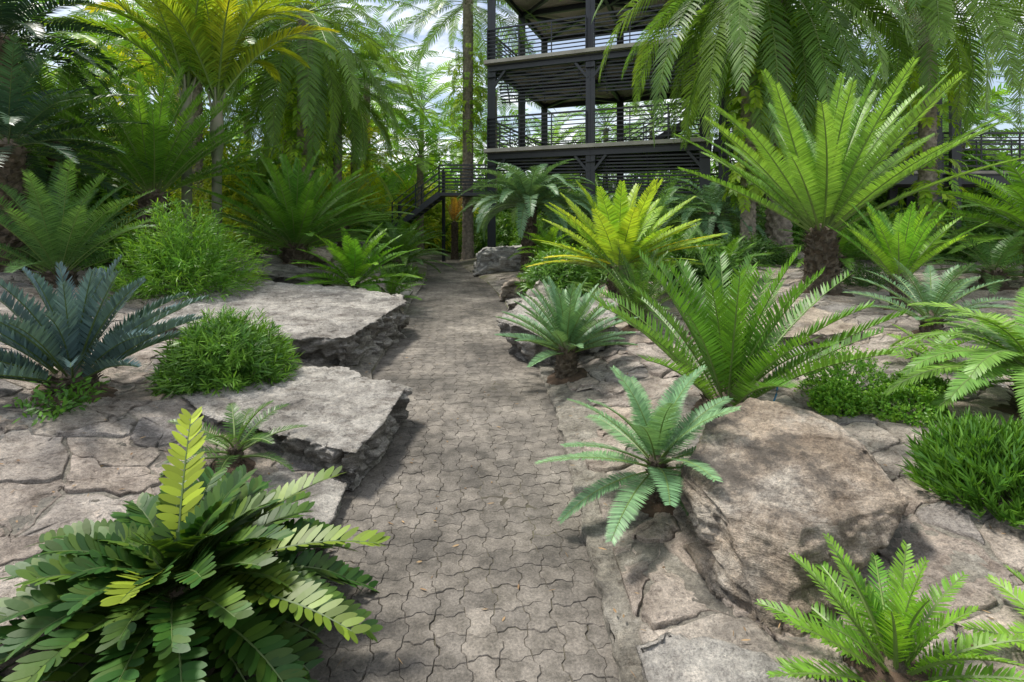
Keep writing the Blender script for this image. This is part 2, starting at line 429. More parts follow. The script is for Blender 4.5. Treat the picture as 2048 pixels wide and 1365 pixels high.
rock("chunky tan weathered boulder with sloping top and undercut side",
     [(.80,2.40,.45),(.86,2.10,.40),(1.0,2.66,.56),(1.32,2.84,.62),(1.60,2.66,.60),(1.68,2.36,.54),(1.64,2.10,.44),(1.10,1.95,.42),(1.30,2.3,.56),
      (.80,2.34,.10),(.84,1.98,.08),(.91,1.78,.04),(1.02,1.76,.04),(1.16,1.86,.08),(1.40,2.24,.03),(1.42,2.52,.05),(1.4,2.8,0),(.95,2.75,0)],
     'rocktan',.013,.020,seed=35,blk=.6,sm_=2)
rock("thick broad grey rock block with cracked face beside the path",
     slab([(-1.62,5.10,.44),(-1.46,7.05,.48),(-1.62,7.6,.50),(-2.6,8.0,.58),(-3.9,7.8,.68),(-4.4,6.2,.66),(-3.9,5.2,.58),(-2.5,4.85,.48)],-.1,und=.985),seg=.026,amp=.034,seed=5,blk=1.0,sm_=1)
rock("flat pointed grey rock slab jutting over the paver path",
     slab([(-.82,4.05,.29),(-.84,3.35,.27),(-.90,2.96,.25),(-1.30,3.12,.28),(-2.0,3.30,.35),(-2.35,3.6,.39),(-2.2,4.2,.38),(-1.4,4.4,.33)],.0,und=.955),seg=.017,amp=.026,seed=8,blk=1.0,sm_=1)
rock("low grey edging stone beside the paver path",
     slab([(-.93,2.98,.09),(-.9,2.4,.07),(-1.0,1.9,.06),(-1.6,1.8,.14),(-1.7,2.7,.17),(-1.3,3.0,.15)],-.1,und=.97),seg=.026,amp=.014,seed=9,name="edging_stone")
rock("undercut grey boulder behind a small silvery cycad",
     [(-.20,6.12,.40),(.0,5.72,.44),(.33,5.30,.38),(1.08,5.32,.50),(1.3,6.1,.68),(.2,6.9,.58),(1.1,6.9,.5),
      (-.06,6.1,-.05),(.10,5.8,-.05),(.42,5.42,-.05),(1.0,5.45,-.05),(1.2,6.1,0),(0,6.8,0),(1.0,6.8,0)],'rock',.024,.032,seed=12,sm_=1)
rock("pointed grey boulder at the path bend",
     [(.0,7.3,0),(.08,7.0,.5),(.40,7.4,.80),(.8,7.3,.5),(.9,7.8,0),(.3,8.2,.4),(.0,8.0,0),(.9,7.0,0)],'rock',.045,.04,seed=13)
rock("small rusty brown boulder at the path edge",
     [(-.28,10.0,0),(-.23,9.9,.28),(-.06,10.0,.44),(.3,10.0,.40),(.36,10.1,0),(.26,10.7,.35),(-.14,10.7,.3),(-.24,10.7,0)],'rockpink',.06,.05,seed=14)
rock("low grey stone lining the inner path edge",
     [(-.12,8.7,0),(-.1,8.6,.18),(.15,8.6,.26),(.4,8.8,.2),(.42,8.8,0),(.3,9.3,.2),(-.1,9.3,.15),(-.1,9.3,0),(.4,9.3,0)],'rock',.05,.035,seed=24,name="edging_stone")
rock("large squared light grey boulder at the path bend",
     [(-1.12,14.4,.05),(-1.08,14.5,.62),(-.85,14.3,.84),(.35,14.2,.88),(.72,14.5,.8),(.75,14.5,0),(.5,15.4,.85),(-.8,15.4,.75),(.6,15.4,0),(-1.0,15.4,0),(-.2,14.1,.5)],'rocklight',.05,.05,seed=15,sm_=1)
rock("low pale rock at the foot of the boulder",
     [(.42,1.80,.12),(.44,1.2,.11),(.55,1.85,.13),(.86,1.70,.17),(.93,1.55,.17),(.9,1.1,.15),(.42,1.7,-.05),(.42,1.1,-.05),(.95,1.1,-.05),(.93,1.65,-.05)],'rock',.016,.014,seed=16,name="edging_stone",sm_=1)
rock("small brown stone under broad glossy fronds",
     [(-1.75,1.6,.15),(-1.6,1.55,.3),(-1.45,1.65,.28),(-1.4,1.6,.1),(-1.5,1.9,.28),(-1.7,1.9,.25),(-1.7,1.9,.1)],'rockpink',.025,.012,seed=17)
rock("grey block of stone on the planted bank",
     [(-5.2,14.6,.4),(-5.15,14.6,.98),(-3.9,14.5,1.0),(-3.75,14.5,.4),(-4.0,15.5,1.0),(-5.0,15.5,.95),(-3.8,15.4,.3),(-5.1,15.5,.3)],'rock',.09,.05,seed=18)
rock("low grey stone lining the path",
     [(-2.25,9.7,0),(-2.2,9.75,.2),(-1.95,9.8,.17),(-1.92,9.8,0),(-2.0,10.6,.2),(-2.5,10.6,.22),(-2.0,10.6,0),(-2.6,10.5,0),(-2.6,9.8,.2)],'rock',.05,.03,seed=19,name="edging_stone")
rock("low weathered stone outcrop on the planted bank",
     [(-5.2,9.0,.5),(-5.0,8.8,.78),(-3.6,8.7,.6),(-3.4,8.8,.4),(-3.4,9.6,.62),(-5.0,10.4,.95),(-5.4,10.2,.6),(-3.3,9.8,.4)],'rock',.06,.05,seed=21)
rock("low pinkish stone ridge on the far bank",
     [(-6.3,11.8,.7),(-6.0,11.7,1.0),(-4.6,11.6,.85),(-4.2,11.8,.6),(-4.5,12.9,.95),(-6.2,12.8,1.05),(-4.4,12.8,.6),(-6.4,12.8,.7)],'rockpink',.08,.05,seed=22)
rock("flat pinkish rock shelf on the sloping stone bank",
     slab([(2.0,5.0,.42),(3.4,4.9,.55),(3.6,5.8,.6),(2.6,6.2,.55),(1.9,5.7,.46)],.2,und=1.0),'rockpink',.045,.03,seed=23)
rock("low rough rock shelf emerging from the bank",
     slab([(-3.3,2.6,.50),(-2.5,2.3,.33),(-2.3,2.75,.30),(-2.8,3.1,.42),(-3.6,3.1,.58)],.1,und=1.03),'rock',.03,.022,seed=25)

# ---------------------------------------------------------------- foliage
NARROW=[(0,.6),(.25,1),(.7,.85),(1,.05)]
SPIKE=[(0,.8),(.45,1),(1,.04)]
BROAD=[(0,.22),(.2,.62),(.5,.95),(.75,1),(.92,.7),(1,.25)]
OBLONG=[(0,.4),(.15,.85),(.4,1),(.7,.9),(.9,.5),(1,.05)]
LANCE=[(0,.3),(.3,.9),(.6,1),(1,.04)]
def nrm(a): return a/np.maximum(np.linalg.norm(a,axis=-1,keepdims=True),1e-9)
def leaves(mb,P,D,Nn,L,W,prof,droop,mat,tint,fold=0.0):
    n=len(P); D=nrm(D); S=nrm(np.cross(D,Nn)); L=np.broadcast_to(L,(n,)); W=np.broadcast_to(W,(n,)); dr=np.broadcast_to(droop,(n,))
    K=len(prof); V=np.empty((n,K,2,3))
    for k,(s,w) in enumerate(prof):
        c=P+D*(L*s)[:,None]; c[:,2]-=dr*L*s*s
        o=S*(W*w*.5)[:,None]
        V[:,k,0]=c-o; V[:,k,1]=c+o
    base=(np.arange(n)*K*2)[:,None]; F=[]
    for k in range(K-1): F.append(np.stack([base[:,0]+2*k,base[:,0]+2*k+1,base[:,0]+2*k+3,base[:,0]+2*k+2],1))
    t=np.broadcast_to(tint,(n,)) if np.ndim(tint) else np.full(n,tint)
    mb.add(V.reshape(-1,3),np.concatenate(F),mat,np.repeat(np.clip(t,0,1),K*2))
def tube(mb,pts,r0,r1,mat,seg=4,tint=0):
    pts=np.asarray(pts); m=len(pts); T=nrm(np.gradient(pts,axis=0))
    up=np.array([.13,.21,1.0]); up=np.where(abs(T[:, 2:3])>.95,np.array([[1.,.1,0]]),up[None])
    A=nrm(np.cross(T,up)); B=np.cross(T,A)
    rr=np.linspace(r0,r1,m) if np.ndim(r0)==0 else r0
    th=np.arange(seg)*2*math.pi/seg
    V=pts[:,None]+rr[:,None,None]*(A[:,None]*np.cos(th)[None,:,None]+B[:,None]*np.sin(th)[None,:,None])
    i=np.arange(m*seg).reshape(m,seg)
    F=np.stack([i[:-1],np.roll(i[:-1],-1,1),np.roll(i[1:],-1,1),i[1:]],-1).reshape(-1,4)
    mb.add(V.reshape(-1,3),F,mat,tint)
def frond(mb,base,az,el,L,bend,nl,ll,lw,prof=NARROW,a0=78,a1=35,keel=.35,ldroop=.12,start=.14,rr=.008,tint=0,pw=1.4,roll=0,curl=0,endl=.3,ttip=0,jn=.10,ja=.06):
    m=16; t=np.linspace(0,1,m); e=el-bend*t**pw; a=az+curl*t
    d=np.stack([np.cos(e)*np.cos(a),np.cos(e)*np.sin(a),np.sin(e)],1)
    pts=np.concatenate([[[0,0,0]],np.cumsum((d[1:]+d[:-1])/2*L/(m-1),0)])+np.asarray(base)
    tube(mb,pts,rr,rr*.25,1,4)
    ti=np.linspace(start,.995,nl); 
    ti=np.concatenate([ti,ti]); sg=np.concatenate([np.ones(nl),-np.ones(nl)])
    ti=np.clip(ti+R.normal(0,.15/nl,2*nl),start*.9,1)
    P=np.stack([np.interp(ti,t,pts[:,k]) for k in range(3)],1)
    D=nrm(np.stack([np.interp(ti,t,d[:,k]) for k in range(3)],1))
    ai=np.interp(ti,t,a)
    S=np.stack([-np.sin(ai),np.cos(ai),0*ai],1); U=nrm(np.cross(D,S))
    if roll:
        S,U=S*math.cos(roll)+U*math.sin(roll),U*math.cos(roll)-S*math.sin(roll)
    u=(ti-start)/(1-start)
    f=np.minimum(1,.45+2.4*u)*(1-(1-endl)*np.clip(u,0,1)**3.2)
    an=np.radians(a0+(a1-a0)*u**1.2)+R.normal(0,ja,2*nl)
    kk=keel+R.normal(0,ja,2*nl)
    sd=S*(sg*np.cos(kk))[:,None]+U*np.sin(kk)[:,None]
    dr=D*np.cos(an)[:,None]+sd*np.sin(an)[:,None]
    nn=U*np.cos(kk)[:,None]-S*(sg*np.sin(kk))[:,None]
    nn=nn+R.normal(0,jn,nn.shape)
    leaves(mb,P,dr,nn,ll*f*R.uniform(.92,1.06,2*nl),lw*(.6+.4*f),prof,ldroop,0,tint+ttip*u+R.normal(0,.05,2*nl))
def trunk(mb,r,hh,mat=0,seg=28,k=7,bump=.18,flare=.2,top=.85,lean=(0,0),pitch=None):
    n=max(8,int(hh/(r*.16))); n=min(n,170); z=np.linspace(0,1,n)
    th=np.arange(seg)*2*math.pi/seg
    Z,TH=np.meshgrid(z,th,indexing='ij')
    f=(pitch or 3.0/(r*2))*hh
    b=np.abs(np.sin(k*TH/2+f*Z*math.pi/2))*np.abs(np.sin(k*TH/2-f*Z*math.pi/2))
    rad_=r*(1+flare*np.exp(-Z*hh/(r*1.6)))*(1+(top-1)*Z)*(1+bump*(b-.4)+R.normal(0,.02,Z.shape))
    X=rad_*np.cos(TH)+lean[0]*Z**1.5; Y=rad_*np.sin(TH)+lean[1]*Z**1.5
    V=np.stack([X,Y,Z*hh-.05],-1); i=np.arange(n*seg).reshape(n,seg)
    F=np.stack([i[:-1],np.roll(i[:-1],-1,1),np.roll(i[1:],-1,1),i[1:]],-1).reshape(-1,4)
    mb.add(V.reshape(-1,3),F,mat)
    mb.add([[lean[0]+r*top*math.cos(a),lean[1]+r*top*math.sin(a),hh-.05] for a in th]+[[lean[0],lean[1],hh+r*.4]],
           np.array([[j,(j+1)%seg,seg] for j in range(seg)]),mat)

SOILPTS=[]
def cycad(x,y,label,mat='mid',n=28,L=1.0,el=(82,12),bend=.7,nl=40,ll=.16,lw=.012,tr=(.1,.2),tint=(0,.4),
          prof=NARROW,rach='rachis',z0=None,name="cycad",extra=(),lean=(0,0),soil=True,bark='bark',cr=.6,pu=.8,Lv=.12,Lout=0,**kw):
    z=h(x,y) if z0 is None else z0
    e=obj(name,None,loc=(x,y,z),label=label,category="cycad plant"); e.empty_display_size=.1
    mb=MB(); rT,hT=tr; top=np.array([lean[0],lean[1],hT])
    for i in range(n):
        u=(i+.5)/n; az=i*2.39996+R.normal(0,.12)
        elv=rad(el[0]+(el[1]-el[0])*u**pu)+R.normal(0,.05)
        Li=L*(1+Lout*u)*R.uniform(1-Lv,1+Lv*.6)*(.9+.12*math.sin(u*3))
        b=top+np.array([math.cos(az),math.sin(az),0])*rT*cr*u+np.array([0,0,-.06*u])
        frond(mb,b,az,elv,Li,bend*R.uniform(.75,1.25),nl,ll,lw,prof,tint=R.uniform(*tint),roll=R.normal(0,.12),curl=R.normal(0,.08),**kw)
    for (az,elv,Li,bd,tn) in extra:
        frond(mb,top,az,elv,Li,bd,nl,ll,lw,prof,tint=tn,**kw)
    obj("fronds",mb.mesh("fronds",[M[mat],M[rach]]),e)
    tb=MB(); trunk(tb,rT,hT+.05,0,bump=.3,k=9,flare=.15,lean=lean)
    q=int(60+hT*160/max(rT,.05)*.3); q=min(q,420); th=R.uniform(0,2*math.pi,q); zz=R.uniform(.0,1,q)**.8
    P=np.stack([np.cos(th)*rT*.9+lean[0]*zz**1.5,np.sin(th)*rT*.9+lean[1]*zz**1.5,zz*hT],1)
    D=np.stack([np.cos(th),np.sin(th),R.uniform(.3,1.4,q)],1); Nn=np.stack([-np.cos(th)*.6,-np.sin(th)*.6,np.ones(q)],1)
    leaves(tb,P,D,Nn,R.uniform(.3,.7,q)*rT,rT*.28,LANCE,.0,0,0)
    obj("trunk",tb.mesh("trunk",[M[bark]]),e)
    if soil and z0 is None: SOILPTS.append((x,y,rT*1.6+.05))
    return e

def bushmesh(rx,rz,n,k,ll,lw,mat,sl=.12,tint=(0,.5),up=.5,prof=LANCE,spread=.8,rmin=.35,droop=.15,lump=.22):
    mb=MB(); d=nrm(R.normal(0,1,(n,3))); d[:,2]=np.abs(d[:,2])*1.0-.12; d=nrm(d)
    lp=np.array([1+lump*noise.noise(Vector(q)*2.2)+lump*.6*noise.noise(Vector(q)*5) for q in d])
    rr=(R.uniform(rmin**2,1,n)**.5)*lp
    P=d*np.array([rx,rx,rz])*rr[:,None]; P[:,2]+=rz*.08
    dirn=nrm(d+np.array([0,0,up])+R.normal(0,.25,(n,3)))
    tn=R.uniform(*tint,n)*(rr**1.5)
    t=np.tile(np.linspace(0,1,k),n); Pi=np.repeat(P,k,0)+np.repeat(dirn,k,0)*(t*sl)[:,None]
    rnd=R.normal(0,1,(n*k,3)); dd=np.repeat(dirn,k,0); rnd=nrm(rnd-dd*np.sum(rnd*dd,1)[:,None])
    D=dd*(1-.4*spread)+rnd*spread; Nn=nrm(np.cross(np.cross(D,dd+.001),D)+R.normal(0,.2,D.shape))
    leaves(mb,Pi,D,Nn,ll*R.uniform(.7,1.15,n*k),lw,prof,droop,0,np.repeat(tn,k)+R.normal(0,.08,n*k))
    for i in range(min(n,60)):
        tube(mb,np.array([P[i]*0+[0,0,-.02],P[i]*.5,P[i]]),.012*rx+.002,.002,1,4)
    return mb.mesh("bush",[M[mat],M['rachisdark']])
def bush(x,y,label,rx,rz,n,k,ll,lw,mat,name="shrub",cat="shrub",z=None,**kw):
    me=bushmesh(rx,rz,n,k,ll,lw,mat,**kw)
    return obj(name,me,loc=(x,y,h(x,y) if z is None else z),label=label,category=cat)

# ---- close plants
cycad(-1.24,1.88,"broad-leaved glossy dark green cardboard cycad spilling over the path",'zamia',n=112,L=.40,Lout=1.05,el=(76,-20),bend=.85,nl=20,ll=.100,lw=.028,
      tr=(.09,.16),prof=OBLONG,tint=(0,.12),a0=72,a1=38,keel=.42,ldroop=.05,start=.2,rr=.007,endl=.65,rach='rachisdark',jn=.06,ja=.045,
      extra=[(rad(115),rad(62),.66,.5,.95),(rad(-75),rad(50),.5,.7,.6),(rad(5),rad(28),.76,.7,.35),(rad(30),rad(42),.64,.6,.25),(rad(-20),rad(20),.80,.6,.3)])
cycad(-3.0,3.5,"blue-grey spiky cycad on the stone bank",'blue',n=42,L=.86,el=(86,25),bend=.5,nl=34,ll=.12,lw=.022,tr=(.13,.14),prof=SPIKE,
      tint=(0,.9),a0=68,a1=36,keel=.8,ldroop=.0,rach='rachisdark')
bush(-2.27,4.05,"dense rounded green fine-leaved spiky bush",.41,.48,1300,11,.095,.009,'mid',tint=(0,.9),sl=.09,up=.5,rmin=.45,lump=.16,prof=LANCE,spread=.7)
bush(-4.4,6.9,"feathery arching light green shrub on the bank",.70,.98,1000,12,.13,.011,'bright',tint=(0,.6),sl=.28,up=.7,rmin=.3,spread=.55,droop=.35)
cycad(-5.75,6.5,"large feathery soft green cycad on the bank",'grey',n=34,L=1.6,el=(82,25),bend=.6,nl=66,ll=.18,lw=.013,tr=(.16,.2),tint=(0,.5),keel=.45,a1=50)
cycad(-1.60,2.96,"small dull green cycad growing beside a rock slab",'dark',n=14,L=.38,el=(66,12),bend=.8,nl=32,ll=.07,lw=.007,tr=(.04,.12),tint=(0,.5))
bush(-2.78,3.15,"small leafy weed at a cycad base",.14,.10,60,5,.05,.018,'mid',name="weed",cat="weed",tint=(0,.5),z=.42)

cycad(-4.15,9.8,"large dark green cycad with arching fronds on short trunk",'mid',n=72,L=2.0,el=(88,12),bend=.55,nl=72,ll=.19,lw=.020,tr=(.22,.6),tint=(0,.5),rr=.014,keel=.35,ja=.03)
cycad(-2.75,8.9,"low bright green cycad beside rocks",'bright',n=38,L=1.2,el=(80,6),bend=.6,nl=38,ll=.17,lw=.026,tr=(.09,.15),z0=.36,tint=(0,.6))
cycad(-2.1,8.9,"small green cycad spilling toward the path",'mid',n=16,L=.6,el=(70,5),bend=.6,nl=26,ll=.12,lw=.018,tr=(.06,.08),z0=.2,tint=(.3,1))
cycad(-3.0,13.6,"dark glossy cycad beside the path bend",'dark',n=38,L=1.5,el=(84,8),bend=.8,nl=36,ll=.2,lw=.026,tr=(.13,.3),tint=(0,.8))
bush(-2.6,12.0,"low clipped green groundcover at path edge",.45,.32,300,10,.08,.016,'mid',tint=(0,.8))
cycad(-4.9,14.8,"tall arching grey-green cycad on the bank",'pale',n=40,L=2.2,el=(84,15),bend=.8,nl=50,ll=.24,lw=.026,tr=(.2,.9),tint=(.2,.9))
cycad(-3.9,18.6,"light green cycad near the staircase",'grove',n=28,L=1.4,el=(80,15),bend=.8,nl=40,ll=.22,lw=.03,tr=(.2,.5),tint=(0,.8))

cycad(-6.9,7.0,"dark blue-green cycad with long glossy drooping fronds",'deep',n=34,L=1.7,el=(80,-5),bend=.8,nl=40,ll=.24,lw=.032,tr=(.2,1.75),tint=(0,1),prof=SPIKE,rach='rachisdark')
cycad(-8.0,8.0,"tall dark cycad tree with dense crown",'deep',n=40,L=1.7,el=(85,-10),bend=.9,nl=36,ll=.26,lw=.035,tr=(.22,3.5),tint=(0,.8),prof=SPIKE,rach='rachisdark')
cycad(-6.3,9.0,"tall glossy green cycad with long upright fronds",'mid',n=48,L=2.3,el=(88,28),bend=.5,nl=76,ll=.21,lw=.02,tr=(.22,1.3),tint=(.1,.8),rr=.014,keel=.45)
cycad(-8.6,9.8,"tall dark green cycad behind other fronds",'dark',n=40,L=2.4,el=(86,10),bend=.7,nl=56,ll=.26,lw=.026,tr=(.22,2.1),tint=(0,.9),rr=.014)

# right of the path
cycad(.76,2.70,"small grey-green cycad with upward fanning comb-like fronds",'sage',n=27,L=.58,el=(87,-12),bend=.6,nl=62,ll=.088,lw=.0088,tr=(.045,.24),tint=(.1,.8),
      keel=.2,a0=80,a1=52,rr=.006,endl=.35,start=.14,jn=.05,ja=.03)
cycad(.53,4.98,"compact silvery green cycad in front of a boulder",'sage',n=44,L=.72,el=(86,16),bend=.4,nl=54,ll=.10,lw=.010,tr=(.10,.30),tint=(0,.6),keel=.5,ja=.03)
cycad(1.55,6.3,"dark narrow cycad behind a boulder",'dark',n=24,L=.9,el=(84,30),bend=.5,nl=40,ll=.12,lw=.011,tr=(.1,.2),tint=(0,.6))
cycad(1.50,3.58,"large olive green cycad with stiff comb fronds",'mid',n=38,L=1.16,el=(87,36),bend=.42,nl=38,ll=.14,lw=.018,tr=(.14,.08),tint=(0,.45),
      keel=.5,a0=66,a1=42,rr=.009,prof=SPIKE,ldroop=.02,endl=.5,ja=.03)
cycad(1.58,7.6,"lime green cycad with yellow-tipped spreading fronds",'lime',n=36,L=1.42,el=(86,16),bend=.35,nl=56,ll=.20,lw=.026,tr=(.15,.65),tint=(0,.22),ttip=.10,keel=.2,ja=.03,
      extra=[(rad(200),rad(12),1.45,.4,1.0),(rad(215),rad(18),1.4,.4,.9),(rad(-15),rad(22),1.4,.3,1.0),(rad(-30),rad(30),1.4,.4,.9)])
cycad(4.35,7.2,"giant light green cycad with tall fan of fronds",'pale',n=42,L=2.35,el=(88,30),bend=.32,nl=104,ll=.20,lw=.019,tr=(.20,.90),tint=(.1,.8),keel=.35,rr=.018,a0=68,a1=45,endl=.35,Lv=.08,ja=.03,start=.12)
cycad(4.35,5.75,"upright fresh green cycad on slender base",'bright',n=26,L=.90,el=(86,42),bend=.30,nl=50,ll=.12,lw=.012,tr=(.08,.36),tint=(0,.6),keel=.4,ja=.03)
cycad(3.85,4.7,"spreading blue-green cycad on the flagstone slope",'sage',n=22,L=.70,el=(78,16),bend=.6,nl=46,ll=.10,lw=.009,tr=(.08,.16),tint=(0,.4))
cycad(6.3,6.7,"short-trunked green cycad on the slope",'grey',n=22,L=.85,el=(75,0),bend=.8,nl=40,ll=.14,lw=.012,tr=(.13,.25),tint=(0,.4))
cycad(7.5,7.2,"large yellow-green cycad with long arching fronds",'mid',n=46,L=1.7,el=(80,0),bend=.7,nl=60,ll=.20,lw=.021,tr=(.2,.6),tint=(.2,1),rr=.013)
cycad(6.0,9.4,"low feathery green cycad under palms",'mid',n=30,L=1.1,el=(80,5),bend=.8,nl=46,ll=.18,lw=.018,tr=(.14,.2),tint=(0,.7))
cycad(2.75,8.6,"dark feathery cycad under the lime fronds",'dark',n=30,L=1.1,el=(80,0),bend=.7,nl=46,ll=.18,lw=.018,tr=(.14,.2),tint=(0,.8))
cycad(3.7,8.9,"feathery green cycad beside a palm trunk",'mid',n=26,L=.8,el=(80,10),bend=.7,nl=46,ll=.15,lw=.016,tr=(.14,.2),tint=(0,.6))
cycad(3.35,4.05,"small fresh green fan-fronded cycad",'bright',n=14,L=.38,el=(60,2),bend=.5,nl=20,ll=.10,lw=.012,tr=(.05,.06),tint=(.1,.5))
cycad(3.08,3.0,"pale green cycad with strongly curled arching fronds",'pale',n=40,L=.78,el=(82,8),bend=1.5,nl=66,ll=.115,lw=.012,tr=(.1,.28),tint=(.2,.8),keel=.1,pw=1.1)
cycad(1.20,1.60,"bright green fern-like cycad growing among flagstones",'bright',n=34,L=.38,el=(86,2),bend=.45,nl=28,ll=.062,lw=.0092,tr=(.05,.03),tint=(0,.4),keel=.35,a0=66,a1=38)
cycad(1.74,1.56,"small bright green cycad at flagstone edge",'bright',n=14,L=.28,el=(75,5),bend=.6,nl=20,ll=.065,lw=.010,tr=(.04,.02),tint=(0,.5))
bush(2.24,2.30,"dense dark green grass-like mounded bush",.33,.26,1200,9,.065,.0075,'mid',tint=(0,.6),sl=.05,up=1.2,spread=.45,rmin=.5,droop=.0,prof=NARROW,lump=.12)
for (bx,by,br,bz) in ((2.36,3.62,.28,.30),(2.18,3.42,.16,.18),(2.45,3.18,.22,.14),(2.70,3.38,.18,.15)):
    bush(bx,by,"rounded mat of tiny fleshy bright green leaves",br,bz,1300,7,.017,.008,'bright',name="groundcover_shrub",tint=(0,.6),sl=.02,up=.7,spread=.9,rmin=.65,droop=0)
bush(5.3,7.6,"low creeping shrub on the slope",.4,.22,300,8,.05,.012,'dark',tint=(0,.8))

# centre back
cycad(.45,13.4,"drooping grey-green cycad tree near the tower",'sage',n=54,L=1.9,el=(80,5),bend=1.4,nl=52,ll=.26,lw=.028,tr=(.2,1.75),tint=(0,.6),rr=.013)
cycad(.85,12.0,"small yellow-green palm-like cycad",'bright',n=20,L=1.0,el=(85,15),bend=.9,nl=26,ll=.2,lw=.03,tr=(.07,.5),tint=(.1,.7))
cycad(2.3,14.0,"drooping grey cycad under the tower",'sage',n=38,L=1.6,el=(75,-5),bend=1.3,nl=44,ll=.24,lw=.026,tr=(.2,1.1),tint=(0,.4))
cycad(3.6,12.6,"arching green cycad in front of the tower base",'grey',n=34,L=1.6,el=(80,5),bend=1.1,nl=44,ll=.22,lw=.024,tr=(.2,.8),tint=(0,.6))
cycad(5.0,12.8,"drooping grey-green cycad beside tower posts",'sage',n=38,L=1.6,el=(75,-5),bend=1.3,nl=44,ll=.24,lw=.026,tr=(.2,1.1),tint=(0,.4))
cycad(-2.35,21.0,"small cycad flushed with rusty orange new fronds",'rust',n=7,L=1.2,el=(88,65),bend=.3,nl=36,ll=.2,lw=.03,tr=(.14,1.5),tint=(0,1))
for (bx,by,r_,z_,mt) in ((.9,9.6,.6,.6,'mid'),(2.2,10.4,.8,.7,'mid'),(1.1,11.4,.7,.6,'bright'),(3.6,11.2,.9,.6,'mid'),(3.0,8.2,.5,.45,'dark'),(5.0,11.0,.9,.4,'dark'),(7.9,10.4,.9,.7,'mid'),(9.3,9.4,1.0,.9,'dark'),
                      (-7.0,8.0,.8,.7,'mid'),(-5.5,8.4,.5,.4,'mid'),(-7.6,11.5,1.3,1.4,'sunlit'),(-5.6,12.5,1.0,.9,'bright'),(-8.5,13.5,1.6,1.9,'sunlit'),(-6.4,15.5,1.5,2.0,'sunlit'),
                      (-3.9,15.4,.8,1.1,'grove'),(-4.6,16.0,1.0,1.3,'mid'),
                      (1.6,16.2,1.0,1.3,'mid'),(4.4,15.0,.9,1.3,'mid'),(6.8,13.8,1.0,1.4,'mid')):
    bush(bx,by,"leafy green underplanting shrub between cycads",r_,z_,620,10,.13,.022,mt,tint=(0,.8),sl=.22,up=.6,rmin=.45,droop=.3)

def soilpits():
    mb=MB()
    for (x,y,r) in SOILPTS:
        if y>12: continue
        n=26; th=np.arange(n)*2*math.pi/n
        V=[]
        for f,z in ((1,.006),(.85,.028),(.5,.04)):
            rr=r*f*(1+.25*np.array([noise.noise(Vector((math.cos(a)*1.5+x,math.sin(a)*1.5+y,f))) for a in th]))
            X=x+rr*np.cos(th); Y=y+rr*np.sin(th)
            V.append(np.column_stack([X,Y,H(X,Y)+z+R.uniform(-.004,.006,n)]))
        V.append([[x,y,h(x,y)+.05]]); V=np.concatenate(V); F=[]
        for k in range(2):
            a=np.arange(n); F.append(np.stack([k*n+a,k*n+np.roll(a,-1),(k+1)*n+np.roll(a,-1),(k+1)*n+a],1))
        mb.add(V,[np.concatenate(F),np.stack([2*n+a,2*n+np.roll(a,-1),np.full(n,3*n)],1)],0)
    obj("soil",mb.mesh("soil",[M['soil']],True),kind="structure",category="soil",label="brown soil pits around the planted cycads")
soilpits()
def litter():
    mb=MB(); n=2600
    X=R.uniform(-5,6,n); Y=R.uniform(1.2,10,n)**1.0
    Z=np.where((X>xl(Y))&(X<xr(Y)),.006,H(X,Y)+.036)
    keep=~((X>xl(Y))&(X<xr(Y))&(R.uniform(0,1,n)>.4)); X,Y,Z=X[keep],Y[keep],Z[keep]; n=len(X)
    a=R.uniform(0,6.28,n); D=np.stack([np.cos(a),np.sin(a),R.uniform(-.1,.2,n)],1)
    leaves(mb,np.stack([X,Y,Z],1),D,np.array([[0,0,1.]])+R.normal(0,.3,(n,3)),R.uniform(.012,.045,n),R.uniform(.003,.010,n),LANCE,.05,0,R.uniform(0,1,n))
    obj("leaf_litter",mb.mesh("leaf_litter",[M['litter']]),kind="stuff",category="leaf litter",label="scattered dry brown leaf litter on paving and stones")
litter()

# ---------------------------------------------------------------- palms
def palmcrown(n,L,nl,ll,lw,mat,el=(80,-35),bend=1.3,keel=.3,ldroop=.35,tint=(0,.6),fruit=0,rr=.018,ttip=0,**kw):
    mb=MB()
    for i in range(n):
        u=(i+.5)/n; az=i*2.39996+R.normal(0,.15); elv=rad(el[0]+(el[1]-el[0])*u)+R.normal(0,.08)
        b=np.array([math.cos(az)*.15*u,math.sin(az)*.15*u,.25-.5*u])
        frond(mb,b,az,elv,L*R.uniform(.85,1.08),bend*R.uniform(.7,1.25)*(1-.3*u),nl,ll,lw,NARROW,a0=75,a1=38,keel=keel,ldroop=ldroop,
              start=.16,rr=rr,tint=R.uniform(*tint),roll=R.normal(0,.3),curl=R.normal(0,.15),pw=1.2,ttip=ttip,**kw)
    return mb.mesh("crown",[M[mat],M['rachis']])
def palmtrunk(r,hh,bark='palmbark',bump=.30,k=9,lean=(0,0),**kw):
    tb=MB(); trunk(tb,r,hh,0,bump=bump,k=k,flare=.35,lean=lean,top=.9,seg=36,**kw)
    if bump>.1:
        q=int(hh*45); th=R.uniform(0,6.28,q); zz=R.uniform(.03,1,q)
        P=np.stack([np.cos(th)*r*.9+lean[0]*zz**1.5,np.sin(th)*r*.9+lean[1]*zz**1.5,zz*hh],1)
        D=np.stack([np.cos(th)*.6,np.sin(th)*.6,np.ones(q)],1); Nn=np.stack([-np.cos(th),-np.sin(th),.3*np.ones(q)],1)
        leaves(tb,P,D,Nn,R.uniform(.06,.13,q),.09,LANCE,0,0,0)
    return tb.mesh("trunk",[M[bark]],True)
